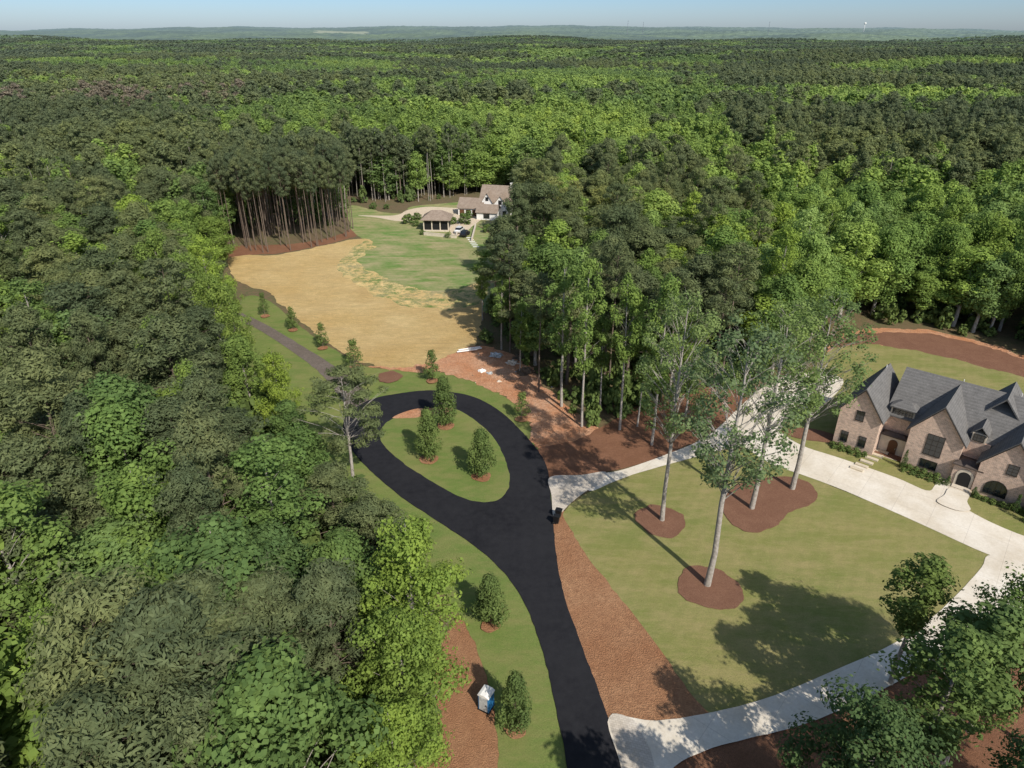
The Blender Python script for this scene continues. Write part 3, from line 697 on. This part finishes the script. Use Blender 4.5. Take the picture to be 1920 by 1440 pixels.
patch_far(592, 688, 7000, 7500, 'distant_field', 'pale open field among distant forest')

# ------------------------------------------------------------------ houses
def window(par, x, y, z, w, h, arch=False, nx=2, nz=3, fm='bronze', lab=None, depth=.07):
    g = B(); prof = [(x-w/2, z), (x+w/2, z)]
    if arch:
        for i in range(9):
            a = math.pi*i/8; prof.append((x+w/2*math.cos(a), z+h-w/2+w/2*math.sin(a)))
    else: prof += [(x+w/2, z+h), (x-w/2, z+h)]
    g.extrude(prof, 'v', y-.03, y+.05)
    o = obj('window', g.mesh('window', M['glass']), par)
    f = B(); t = .07; y0 = y-depth; y1 = y-.033
    hh = h-w/2 if arch else h
    f.box(x-w/2-t, x-w/2, y0, y1, z, z+hh); f.box(x+w/2, x+w/2+t, y0, y1, z, z+hh); f.box(x-w/2-t, x+w/2+t, y0-.03, y1, z-t, z-.002)
    if arch:
        for i in range(8):
            a = math.pi*i/8; b2 = math.pi*(i+1)/8; zc = z+hh; r0, r1 = w/2, w/2+t
            f.extrude([(x+r0*math.cos(a), zc+r0*math.sin(a)), (x+r1*math.cos(a), zc+r1*math.sin(a)), (x+r1*math.cos(b2), zc+r1*math.sin(b2)), (x+r0*math.cos(b2), zc+r0*math.sin(b2))], 'v', y0, y1)
    else: f.box(x-w/2-t, x+w/2+t, y0, y1, z+h+.002, z+h+t)
    for i in range(1, nx): f.box(x-w/2+w*i/nx-.02, x-w/2+w*i/nx+.02, y0+.01, y1, z+.003, z+h-(.05 if arch else .003))
    for i in range(1, nz): f.box(x-w/2+.003, x+w/2-.003, y0+.015, y1, z+hh*i/nz-.02, z+hh*i/nz+.02)
    obj('frame', f.mesh('frame', M[fm]), o)
    return o
ox, oy = 51.5, 86.0
house = obj('brick_house', None, None, (ox, oy, 0), label='large tan brick house with steep grey shingle gables', category='house')
house.rotation_euler = (0, 0, math.atan2(-.66, .75))
w = B()
w.gable('v', -3.6, 2.0, -.6, 10, 6.2, 10.0)
w.box(2.01, 6.0, 2.8, 12, 0, 6.0)
w.gable('v', 5.7, 12.2, 0, 9.5, 6.2, 10.4)
w.box(12.21, 15.0, 1.9, 12, 0, 6.0)
w.gable('v', 14.7, 21.2, -1.0, 9, 5.0, 9.0)
w.gable('u', 2.62, 15.4, 2.02, 27, 6.1, 10.7)
w.gable('v', 21.22, 27.5, -3.0, 8, 3.6, 7.4)
w.box(12.0, 15.2, -.7, 1.89, 0, 3.2)
obj('wall', w.mesh('wall', M['brick']), house)
r = B()
r.chev('v', -3.6, 2.0, -1.0, 10.5, 6.2, 10.0); r.chev('v', 5.7, 12.2, -.4, 9.0, 6.2, 10.4); r.chev('v', 14.7, 21.2, -1.4, 9, 5.0, 9.0)
r.chev('u', 2.62, 15.4, 1.7, 27.4, 6.1, 10.7); r.chev('v', 21.22, 27.5, -3.4, 8, 3.6, 7.4)
r.chev('v', 12.2, 17.4, 6, 13, 7.9, 11.1)
obj('roof', r.mesh('roof', M['slate']), house)
p = B(); p.hip(11.8, 15.4, -1.0, 2.0, 3.22, 3.8, 1.0); obj('porch_roof', p.mesh('porch_roof', M['darkroof']), house)
p = B(); p.hip(2.05, 5.65, 1.3, 2.9, 3.0, 3.6, 1.0); obj('porch_roof', p.mesh('porch_roof', M['darkroof']), house)
p = B(); p.box(2.06, 5.66, 1.8, 2.77, 0, 3.0); obj('stone_surround', p.mesh('stone_surround', M['cream']), house)
d = B()
d.box(12.6, 14.3, 1.88, 4, 6.02, 7.3); d.box(2.3, 5.4, 2.5, 5.0, 6.02, 7.2)
obj('dormer', d.mesh('dormer', M['cream']), house)
d = B(); d.chev('v', 12.6, 14.3, 1.6, 5, 7.32, 8.2, .2, .12); d.hip(2.1, 5.6, 2.2, 5.4, 7.22, 8.0, 1.2); obj('dormer_roof', d.mesh('dormer_roof', M['slate']), house)
window(house, 13.45, 1.87, 6.2, 1.2, .9, nx=3, nz=2)
for x in (2.95, 3.85, 4.75): window(house, x, 2.49, 6.2, .7, .85, nx=2, nz=2)
window(house, -2.2, -.6, 1.0, .9, 1.6); window(house, .3, -.6, 1.0, .9, 1.6); window(house, -.8, -.6, 5.0, 1.0, 1.5)
window(house, 9.0, 0, 2.9, 2.0, 3.1, nx=3, nz=4); window(house, 9.0, 0, .8, 2.0, 1.2, nx=3, nz=1)
window(house, 17.2, -1.0, .7, 2.5, 2.1, arch=True, nx=4, nz=2); window(house, 18.2, -1.0, 4.3, 1.1, 1.4)
window(house, 24.2, -3.0, .6, 2.2, 2.1, nx=4, nz=3); window(house, 3.0, 2.8, 4.0, .7, 1.2); window(house, 5.0, 2.8, 4.0, .7, 1.2)
def arched(par, x, y, z, w_, h, mat, nm, y1):
    g = B(); prof = [(x-w_/2, z), (x+w_/2, z)]
    for i in range(9):
        a = math.pi*i/8; prof.append((x+w_/2*math.cos(a), z+h-w_/2+w_/2*math.sin(a)))
    g.extrude(prof, 'v', y, y1); return obj(nm, g.mesh(nm, mat), par)
s_ = arched(house, 13.55, -.8, .16, 2.1, 2.7, M['cream'], 'arch_surround', -.703)
arched(s_, 13.55, -.83, .16, 1.5, 2.3, M['black'], 'porch_shade', -.803)  # flat black panel paints the shade inside the porch arch
dd = arched(house, 3.9, 1.72, .16, 1.2, 2.3, M['wood'], 'door', 1.797)
h_ = B(); h_.box(4.3, 4.36, 1.64, 1.717, 1.0, 1.25); obj('handle', h_.mesh('handle', M['steel']), dd)
st = B(); st.box(12.3, 14.9, -2.2, -.71, 0, .15); st.box(12.5, 14.7, -1.7, -.84, .153, .3); st.box(2.6, 5.2, .3, 1.71, 0, .15)
obj('step', st.mesh('step', M['cream']), house)
ch = B(); ch.box(19.5, 20.7, 9.5, 10.7, 8, 12.2); ch.box(19.4, 20.8, 9.4, 10.8, 12.202, 12.4); obj('chimney', ch.mesh('chimney', M['brick']), house)
vt = B()
for x, y in ((9, 10.6), (16, 11.0), (22, 10.6), (-.8, 8.5)): vt.tube((x, y, 8.5), (x, y, 10.7), .06, .06, 6)
obj('vent_pipe', vt.mesh('vent_pipe', M['white']), house)
tr_ = B()
for a0, a1, y, ze, za in ((-3.6, 2.0, -1.02, 6.2, 10.0), (5.7, 12.2, -.42, 6.2, 10.4), (14.7, 21.2, -1.42, 5.0, 9.0), (21.22, 27.5, -3.42, 3.6, 7.4)):
    am = (a0+a1)/2; sl = (za-ze)/(am-a0); lo = ze-.45*sl
    for e in (a0-.45, a1+.45): tr_.extrude([(e, lo-.02), (am, za-.02), (am, za+.12), (e, lo+.12)], 'v', y-.06, y)
obj('rake_board', tr_.mesh('rake_board', M['bronze']), house)
for i in range(8):
    u = 1680-i*9.5; v = 836+i*6.5
    x, y = G(u-8, v); b = B(); b.box(-.85, .85, -.30, .30, -.05, .06+LAYER[0])
    o = obj('stepping_stone', b.mesh('stepping_stone', M['pavedslab']), None, (x, y, 0), label='rectangular pale stone slab in the lawn path', category='paving stone', group='stepping stones to the door')
    o.rotation_euler = (0, 0, math.atan2(-.66, .75))
ct, st_ = math.cos(house.rotation_euler.z), math.sin(house.rotation_euler.z)
def hw(x, y): return (ox+x*ct-y*st_, oy+x*st_+y*ct)
sheet('path', [hw(12.5, -2.25), hw(14.7, -2.25), hw(14.9, -4.2), hw(15.6, -6.0), hw(14.2, -7.2), hw(11.9, -6.8), hw(12.3, -4.5)], M['concrete'], 'pale concrete walk from drive to arched porch', 0, world=True, k=4)
for x, y, s in [(-3.3, -1.5, .5), (-2.3, -1.5, .6), (-1.1, -1.5, .55), (0, -1.5, .6), (1.1, -1.4, .5), (6.2, -.9, .5), (7.0, -1.0, .6), (7.9, -1, .55), (8.8, -1, .6), (9.7, -1, .5), (10.6, -1, .6), (11.4, -1.4, .45), (-2.8, -2.2, .4), (-1.7, -2.2, .45), (-.5, -2.2, .4), (.6, -2.2, .4),
                (6.6, -1.9, .4), (7.7, -2, .4), (8.8, -2, .4), (9.9, -2, .4), (10.9, -2.1, .4), (15.6, -2.2, .5), (16.5, -2.2, .45), (17.4, -2.3, .5), (18.4, -2.2, .5), (19.5, -2.2, .6), (20.5, -2.2, .5), (21.5, -4, .5), (22.7, -4.1, .5), (24, -4.1, .5)]:
    X, Y = hw(x, y); place('bush', X, Y, s*1.8, s*1.1)
for x, y, h in ((6.3, -1.2, 3.4), (12.0, -1.7, 1.8), (15.2, -1.9, 1.6), (19.9, -3.0, 3.2), (21.2, -3.9, 3.0)):
    X, Y = hw(x, y); place('sapling', X, Y, h, .5, tint=(.6, .7, .7), label='narrow conical evergreen by the brick wall', name='conical_evergreen', group='conical evergreens by the house')

wx, wy = G(915, 408)
wh = obj('white_house', None, None, (wx, wy, 0), label='white rendered house with several steep brown shingle roofs', category='house'); wh.rotation_euler = (0, 0, -.25)
K = .9
w = B(); w.gable('u', 5, 15, -4.5, 8, 4.8, 9.8); w.gable('v', 1.8, 7.4, .5, 9, 4.4, 7.9); w.gable('u', 1, 8, -12, -2.5, 3.0, 5.8); w.gable('u', -4, 1.4, -3.2, 4.5, 2.9, 5.0); w.gable('v', -3.2, .8, 3.0, 9, 5.2, 8.2)
obj('wall', w.mesh('wall', M['white']), wh)
r = B(); r.chev('u', 5, 15, -5, 8.4, 4.8, 9.8); r.chev('v', 1.8, 7.4, .1, 9, 4.4, 7.9); r.chev('u', 1, 8, -12.4, -2.3, 3.0, 5.8); r.chev('u', -4, 1.4, -3.6, 4.9, 2.9, 5.0); r.chev('v', -3.2, .8, 2.6, 9, 5.2, 8.2, .35)
obj('roof', r.mesh('roof', M['cedar']), wh)
c_ = B(); c_.box(6.2, 7.2, 9.4, 10.4, 6, 11.0); c_.box(6.1, 7.3, 9.3, 10.5, 11.002, 11.2); obj('chimney', c_.mesh('chimney', M['white']), wh)
window(wh, 4.6, .5, 5.0, 1.2, 1.4); window(wh, -1.2, 3.0, 5.6, 1.0, 1.2); window(wh, 0.6, -4, .7, 2.2, 1.9, nx=3); window(wh, 6.2, .5, .9, 1.2, 1.7)
for x in (-10.5, -8.0, -5.5):
    g = B(); g.box(x-.95, x+.95, .94, .998, .02, 2.3); obj('garage_door', g.mesh('garage_door', M['wood']), wh)
wh.scale = (K, K, K)
px_, py_ = G(818, 434)
pv = obj('garden_pavilion', None, None, (px_, py_, 0), label='open garden pavilion with brown hipped roof and openings filled with painted shade', category='pavilion'); pv.rotation_euler = (0, 0, -.05)
w = B(); w.box(-4, 4, -.3, 6.5, 0, .45); obj('plinth', w.mesh('plinth', M['cream']), pv)
w = B(); w.box(-3.7, 3.7, .25, 6.2, .452, 3.5); obj('opening_shade', w.mesh('opening_shade', M['black']), pv)  # solid black box paints the shade in the openings behind the posts
for x in (-3.85, -1.3, 1.3, 3.85):
    b = B(); b.box(x-.15, x+.15, -.1, .2, .452, 3.55); obj('post', b.mesh('post', M['cream']), pv)
r = B(); r.hip(-4.7, 4.7, -.9, 7.2, 3.56, 6.0, 3.2); obj('roof', r.mesh('roof', M['cedar']), pv)
def low_wall(u0, v0, u1, v1, h=.9, mat='cream'):
    a = Vector(G(u0, v0)); b2 = Vector(G(u1, v1)); L = (b2-a).length
    q = B(); q.box(0, L, -.18, .18, 0, h); q.box(-.05, L+.05, -.23, .23, h+.002, h+.08)
    o = obj('garden_wall', q.mesh('garden_wall', M[mat]), None, (a.x, a.y, 0), label='low pale stone garden wall near the pavilion', category='wall', group='garden walls'); o.rotation_euler = (0, 0, math.atan2(b2.y-a.y, b2.x-a.x))
low_wall(795, 441, 855, 447); low_wall(855, 447, 862, 425); low_wall(885, 452, 892, 425)
for i in range(6):
    x, y = G(880+i*2.5, 446+i*3.4); q = B(); q.box(-.9, .9, -.3, .3, 0, .1)
    obj('stepping_stone', q.mesh('stepping_stone', M['white']), None, (x, y, 0), label='pale stone slab in the meadow path', category='paving stone', group='stepping stones in the meadow')
for u, v, s in ((767, 420, 2.2), (783, 412, 1.6), (850, 420, 1.5), (872, 420, 2.4), (880, 408, 1.6), (962, 425, 2.2), (780, 424, 1.3), (792, 440, 1.0), (840, 446, 1.0), (945, 430, 1.6), (915, 436, 1.8), (975, 440, 2.4), (930, 440, 1.4), (700, 392, 1.5), (725, 392, 1.2)):
    x, y = G(u, v); place('bush', x, y, s*1.5, s, tint=(.8, .85, .8), label='rounded shrub in the white house garden', group='garden shrubs')
plant('broad', 972, 440, 372, 3.4, tint=(.8, .85, .9)); plant('broad', 985, 470, 388, 3.6, tint=(.85, .9, .9)); plant('pine', 985, 425, 325, 3.8); plant('broad', 950, 510, 432, 3.6, tint=(.85, .9, .9))

def car(u, v, mat, rot, label):
    x, y = G(u, v); e = obj('parked_car', None, None, (x, y, LAYER[0]), label=label, category='car', group='cars at the white house'); e.rotation_euler = (0, 0, rot)
    b = B(); prof = [(-2.3, .35), (2.3, .35), (2.35, .8), (1.4, .98), (-2.1, 1.05), (-2.35, .75)]
    b.extrude(prof, 'v', -.9, .9); obj('body', b.mesh('body', mat), e)
    b = B(); b.extrude([(-1.9, 1.0), (1.2, .97), (.6, 1.55), (-1.5, 1.6)], 'v', -.8, .8); obj('cabin', b.mesh('cabin', M['glass']), e)
    b = B(); b.box(-1.5, .6, -.78, .78, 1.56, 1.66); obj('car_roof', b.mesh('car_roof', mat), e)
    for wx_ in (-1.45, 1.45):
        for wy_ in (-.85, .85):
            b = B(); b.tube((wx_, wy_-.12, .35), (wx_, wy_+.12, .35), .35, .35, 14); obj('wheel', b.mesh('wheel', M['rubber']), e)
car(872, 443, M['carblack'], 1.3, 'dark car parked on the tan drive'); car(862, 436, M['carwhite'], 1.3, 'white car parked on the tan drive')

x, y = G(912, 1326)
pt = obj('portable_toilet', None, None, (x, y, 0), label='blue portable toilet with white roof on mulch', category='portable toilet'); pt.rotation_euler = (0, 0, -.5); pt.scale = (.88, .88, .92)
b = B(); b.box(-.6, .6, -.6, .6, .12, 2.1)
for i in range(5):
    xx = -.5+i*.25; b.box(xx-.03, xx+.03, .601, .63, .2, 2.0); b.box(.601, .63, xx-.03, xx+.03, .2, 2.0); b.box(-.63, -.601, xx-.03, xx+.03, .2, 2.0)
obj('body', b.mesh('body', M['blue']), pt)
b = B(); b.box(-.48, .48, -.65, -.603, .2, 2.0); dr = obj('door', b.mesh('door', M['dull']), pt); b = B(); b.box(.3, .4, -.7, -.652, 1.0, 1.15); obj('handle', b.mesh('handle', M['black']), dr)
b = B(); b.extrude([(-.68, 2.102), (.68, 2.102), (.6, 2.25), (.3, 2.36), (-.3, 2.36), (-.6, 2.25)], 'v', -.68, .68); obj('roof', b.mesh('roof', M['white']), pt)
b = B(); b.box(-.68, .68, -.68, .68, 0, .118); obj('base', b.mesh('base', M['black']), pt)
for u, v in ((1043, 984), (1047, 972)):
    x, y = G(u, v); e = obj('wheeled_bin', None, None, (x, y, LAYER[0]), label='black wheeled refuse bin at the road edge', category='bin', group='refuse bins'); e.rotation_euler = (0, 0, 1.2)
    b = B()
    b.v = [(-.24,-.28,.1),(.24,-.28,.1),(.24,.28,.1),(-.24,.28,.1),(-.32,-.4,1.1),(.32,-.4,1.1),(.32,.4,1.1),(-.32,.4,1.1)]
    b.f = [(0,3,2,1),(4,5,6,7),(0,1,5,4),(1,2,6,5),(2,3,7,6),(3,0,4,7)]
    obj('body', b.mesh('body', M['black']), e)
    b = B(); b.extrude([(-.44, 1.103), (.44, 1.103), (.4, 1.17), (0, 1.22), (-.42, 1.17)], 'u', -.34, .34); obj('lid', b.mesh('lid', M['black']), e)
    for sx2 in (-.28, .28):
        b = B(); b.tube((sx2-.04, .3, .13), (sx2+.04, .3, .13), .13, .13, 12); obj('wheel', b.mesh('wheel', M['rubber']), e)
for i, (u, v, a, L) in enumerate(((880, 657, .35, 2.2), (886, 659, .40, 1.9), (876, 661, .3, 2.0))):
    x, y = G(u, v); b = B()
    b.tube((-L, 0, .15), (L, 0, .15), .15, .15, 12, False); b.tube((L, 0, .15), (-L, 0, .15), .12, .12, 12, False)
    o = obj('drain_pipe', b.mesh('drain_pipe', M['white'], True), None, (x, y, LAYER[0]), label='white plastic drain pipe lying on clay', category='pipe', group='drain pipes on the clay'); o.rotation_euler = (0, 0, a)
def pile(u, v, r, h, mat, name, label, cat, seed):
    x, y = G(u, v); bm = bmesh.new(); bmesh.ops.create_icosphere(bm, subdivisions=4 if r > .5 else 2, radius=1)
    for vv in bm.verts:
        nn = noise.noise(vv.co*1.6+Vector((seed, 0, 0)))*.6+noise.noise(vv.co*4+Vector((seed, 0, 5)))*.4
        vv.co *= 1+nn; vv.co.x *= r; vv.co.y *= r*.75; vv.co.z = max(-.05, vv.co.z*h)
    me = bpy.data.meshes.new(name); bm.to_mesh(me); bm.free(); me.materials.append(mat)
    obj(name, me, None, (x, y, 0), label=label, category=cat, group=cat+'s on the clay')
pile(903, 697, .7, .45, M['white'], 'material_pile', 'heap of white bags on bare clay', 'material pile', 1)
pile(918, 701, .6, .3, M['dull'], 'material_pile', 'heap of grey-white bags on bare clay', 'material pile', 3)
pile(936, 716, .5, .22, M['cream'], 'material_pile', 'small pale stone heap on bare clay', 'material pile', 4)
pile(930, 668, 1.2, .6, M['dull'], 'material_pile', 'grey rubble heap at the wood edge', 'material pile', 5)
pile(960, 682, 1.1, .6, M['cream'], 'material_pile', 'pale stone heap at the wood edge', 'material pile', 8)
pile(985, 700, 1.6, 1.0, M['brush'], 'material_pile', 'dark brush heap at the wood edge', 'material pile', 6)
pile(975, 672, 1.3, .8, M['brush'], 'material_pile', 'dark brush heap at the wood edge', 'material pile', 11)
for i in range(18):
    pile(random.uniform(880, 1040), random.uniform(675, 770) if i % 2 else random.uniform(665, 705), random.uniform(.12, .3), random.uniform(.08, .2), M[random.choice(['dull', 'cream', 'brush', 'brush'])], 'debris_lump', 'small lump of building debris on clay', 'debris', 20+i)
x, y = G(938, 512); b = B(); b.box(-2, 2, -.04, .04, .1, 1.1)
for xx in (-2.05, 0, 2.05): b.box(xx-.04, xx+.04, -.1, -.042, 0, 1.3)
obj('safety_fence', b.mesh('safety_fence', M['orange']), None, (x, y, 0), label='orange plastic safety fence between trees', category='fence')

def far_pos(u, r):
    a = math.atan((u-960)/1439); return r*math.sin(a), r*math.cos(a)
x, y = far_pos(1618, 8600); zt = top_z(y, 42); z0 = hills(x, y)
wt = obj('water_tower', None, None, (x, y, z0), label='white water tower above the distant forest', category='water tower')
hh = max(40, zt-z0)
b = B(); b.tube((0, 0, 0), (0, 0, hh-16), 4, 3, 12); obj('column', b.mesh('column', M['dull'], True), wt)
b = B(); prf = [(3, hh-17), (11, hh-12), (13, hh-7), (11, hh-2.5), (5, hh)]
for (r0, z0_), (r1, z1_) in zip(prf, prf[1:]): b.tube((0, 0, z0_), (0, 0, z1_), r0, r1, 16)
obj('tank', b.mesh('tank', M['white'], True), wt)
for u, v in ((1176, 38), (1205, 41), (1440, 40)):
    x, y = far_pos(u, 6500); z0 = hills(x, y); zt = top_z(y, v); b = B(); b.tube((0, 0, 0), (0, 0, zt-z0), 2.0, 1.0, 5)
    for q in (.6, .8, .93): b.tube((0, 0, (zt-z0)*q), (0, 0, (zt-z0)*q+3), 3, 3, 6)
    obj('radio_mast', b.mesh('radio_mast', M['steel']), None, (x, y, z0), label='thin radio mast above the distant forest', category='mast', group='radio masts')

# ------------------------------------------------------------------ light, sky, camera
EL = math.radians(42); sd = Vector((.5*math.cos(EL), -.866*math.cos(EL), math.sin(EL)))
sun = bpy.data.lights.new('sun', 'SUN'); sun.energy = 5.0; sun.angle = math.radians(.6); sun.color = (1, .95, .86)
so = bpy.data.objects.new('sun', sun); so.rotation_euler = sd.to_track_quat('Z', 'Y').to_euler(); COL.objects.link(so)
wd = bpy.data.worlds.new('World'); scene.world = wd; wd.use_nodes = True; nt = wd.node_tree; nt.nodes.clear()
sk = nt.nodes.new('ShaderNodeTexSky'); sk.sky_type = 'NISHITA'; sk.sun_disc = False; sk.sun_elevation = EL; sk.sun_rotation = math.atan2(sd.x, sd.y)
sk.altitude = 300; sk.air_density = 1.0; sk.dust_density = 1.2; sk.ozone_density = 1.0
tc = nt.nodes.new('ShaderNodeTexCoord'); sx = nt.nodes.new('ShaderNodeSeparateXYZ'); nt.links.new(tc.outputs['Generated'], sx.inputs[0])
rp = nt.nodes.new('ShaderNodeValToRGB'); e = rp.color_ramp.elements
e[0].position = 0; e[0].color = (.70, .82, 1.10, 1); e[1].position = .5; e[1].color = (1, .98, .94, 1)
q = e.new(.05); q.color = (.46, .66, .98, 1); q = e.new(.15); q.color = (.85, .92, 1.0, 1)
nt.links.new(sx.outputs[2], rp.inputs[0])
bg = nt.nodes.new('ShaderNodeBackground'); bg.inputs[1].default_value = .15; wo = nt.nodes.new('ShaderNodeOutputWorld')
nt.links.new(mixc(nt, 1.0, sk.outputs[0], rp.outputs[0], 'MULTIPLY'), bg.inputs[0]); nt.links.new(bg.outputs[0], wo.inputs[0])
cam = bpy.data.cameras.new('camera'); cam.sensor_width = 36; cam.lens = 36*F/1920; cam.clip_end = 80000; cam.clip_start = .5
co = bpy.data.objects.new('camera', cam); co.location = (0, 0, H); co.rotation_euler = (math.pi/2-PITCH, 0, 0); COL.objects.link(co); scene.camera = co
scene.view_settings.view_transform = 'Standard'; scene.view_settings.look = 'None'; scene.view_settings.exposure = 0
